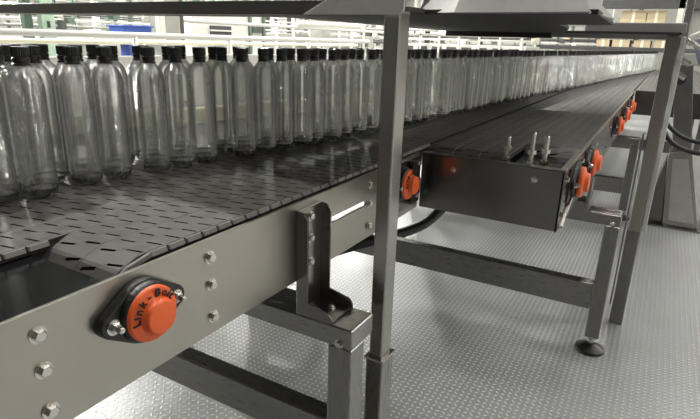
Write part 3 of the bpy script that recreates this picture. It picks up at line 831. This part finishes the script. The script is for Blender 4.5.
# pipe racks in the far hall, between the caps and the tray
rnd = random.Random(3)
for lab, X, ya, yb, n, dark in (('near pipe rack of cream pipes and dark uprights beyond the bottles', 9.8, 2.3, 5.2, 10, 0), ('far pipe rack with thin pale pipes against the back wall', 12.9, .6, 5.9, 22, 1)):
    t = thing('pipe_rack', lab, 'rack')
    for k in range(n):
        y = ya + (yb-ya)*(k+rnd.uniform(-.25, .25))/(n-1); wd = rnd.choice((.02, .03, .05, .09))
        box('upright', M[rnd.choice(('dgrey', 'grey', 'white', 'dgrey', 'dgreen', 'grey'))], t, X, X+.06, y, y+wd, ZF, 1.6, .003)
    for k, z in enumerate((-.10, -.03, .06, .13, .22, .31, .45)):
        bm = bmesh.new(); add_tube(bm, [(X-.04, ya-.2, z), (X-.04, yb+.2, z)], rnd.choice((.012, .02, .03)), 8)
        bmo('pipe', bm, M[('grey', 'dgrey', 'white', 'dgrey', 'grey', 'white', 'grey')[k]], t, smooth=True)
    for k in range(8):
        y = ya + (yb-ya)*rnd.random(); z = rnd.choice((-.09, -.02, .08, .15, .25)); w_ = rnd.uniform(.08, .25)
        boxes('valve_box', M[rnd.choice(('dgrey', 'white', 'grey', 'dgrey', 'beige'))], t, [(X-.12, X-.02, y, y+w_, z, z+rnd.uniform(.05, .10))], .004)
# right back: beige cartons on a rack, dark beam overhead
rk = thing('pallet_rack', 'dark pallet rack with long beams in the far right background', 'rack')
for y in (-1.6, -.07, 2.0): box('upright', M['white'], rk, 10.0, 10.1, y, y+.08, ZF, 3.5, .004)
boxes('beam', M['dgrey'], rk, [(10.0, 10.08, -1.6, 2.05, .60, .80)], .004)
boxes('beam', M['dgrey'], rk, [(10.0, 10.08, -1.6, 2.05, -.03, .02)], .004)
boxes('shelf_board', M['grey'], rk, [(10.08, 11.2, -1.6, 2.05, .16, .22), (10.08, 11.2, -1.6, 2.05, -.05, -.02)], .004)
for i, (y0, y1, z0, z1, lab) in enumerate(((.43, .80, .22, .58, 'left beige carton on the upper rack shelf'), (.16, .42, .22, .58, 'middle beige carton on the upper rack shelf'), (-.95, -.10, .22, .62, 'wide pale carton on the upper rack shelf at the right edge'),
      (.90, 1.10, -.02, .13, 'small pale carton on the lower rack shelf, farthest left'), (.60, .86, -.02, .13, 'second small pale carton on the lower rack shelf'), (.30, .54, -.02, .13, 'third small pale carton on the lower rack shelf'), (.0, .25, -.02, .13, 'rightmost small pale carton on the lower rack shelf'))):
    t = thing('carton', lab, 'carton', (0, 0, 0), 'cartons on the far rack')
    box('box_body', M['beige'] if i != 2 else M['wall'], t, 10.12, 10.7, y0, y1, z0, z1, .004)
    boxes('tape', M['guide'], t, [(10.118, 10.122, (y0+y1)/2-.02, (y0+y1)/2+.02, z0, z1)], 0)
wp = thing('white_pipe', 'white vertical pipe with flared foot above the overhead tray', 'pipe')
bm = bmesh.new(); add_lathe(bm, [(.030, .092), (.030, .100), (.020, .125), (.017, .14), (.017, 1.2)], (2.32, .27, 0), n=16); bmo('pipe', bm, M['white'], wp, smooth=True)

# ------------------------------------------------------------------ light
def area(x, y, z, sx, sy, pw, col=(1, .985, .945), tilt=0):
    l = bpy.data.lights.new('lamp', 'AREA'); l.shape = 'RECTANGLE'; l.size = sx; l.size_y = sy; l.energy = pw; l.color = col
    o = bpy.data.objects.new('area_lamp', l); COL.objects.link(o); o.location = (x, y, z); o.rotation_euler = (tilt, 0, 0); return o
for x, k in ((.6, .8), (3.0, 1), (5.4, 1.1), (7.8, 1.2), (10.2, 1.3), (12.6, 1.4)):
    for y, pw in ((-4.2, 44), (-2.0, 22), (.4, 16), (2.8, 110), (6.4, 190)):
        if x > 5 and -3 < y < 1: pw *= .45
        area(x, y, 1.55 if y > 6 else 3.5, .24, .24, pw*k, tilt=math.radians(-50) if y > 6 else 0)  # low tilted row is added to brighten the floor under the conveyor
w = bpy.data.worlds.new('w'); sc.world = w; w.use_nodes = True
w.node_tree.nodes['Background'].inputs[0].default_value = (.9, .9, .85, 1)
w.node_tree.nodes['Background'].inputs[1].default_value = .0

# ------------------------------------------------------------------ camera
cam = bpy.data.cameras.new('camera'); co = bpy.data.objects.new('camera', cam); COL.objects.link(co)
F, yaw, pit, rol = 530.958, .515890137, -.308738908, .0298209798
f = Vector((math.cos(pit)*math.cos(yaw), math.cos(pit)*math.sin(yaw), math.sin(pit)))
r = f.cross(Vector((0, 0, 1))).normalized(); u = r.cross(f)
r2 = r*math.cos(rol) + u*math.sin(rol); u2 = -r*math.sin(rol) + u*math.cos(rol)
co.matrix_world = Matrix(((r2.x, u2.x, -f.x, 0), (r2.y, u2.y, -f.y, 0), (r2.z, u2.z, -f.z, 0), (0, 0, 0, 1)))
cam.sensor_fit = 'HORIZONTAL'; cam.sensor_width = 36; cam.lens = F/700*36; cam.clip_start = .02; cam.clip_end = 100
sc.camera = co
sc.view_settings.view_transform = 'Standard'; sc.view_settings.look = 'None'; sc.view_settings.gamma = 1
sc.view_settings.exposure = 0.42; sc.view_settings.use_curve_mapping = False
c = sc.cycles
c.max_bounces = 32; c.transparent_max_bounces = 48; c.glossy_bounces = 6; c.diffuse_bounces = 5; c.transmission_bounces = 24
c.use_denoising = True; c.sample_clamp_indirect = 3; c.sample_clamp_direct = 0
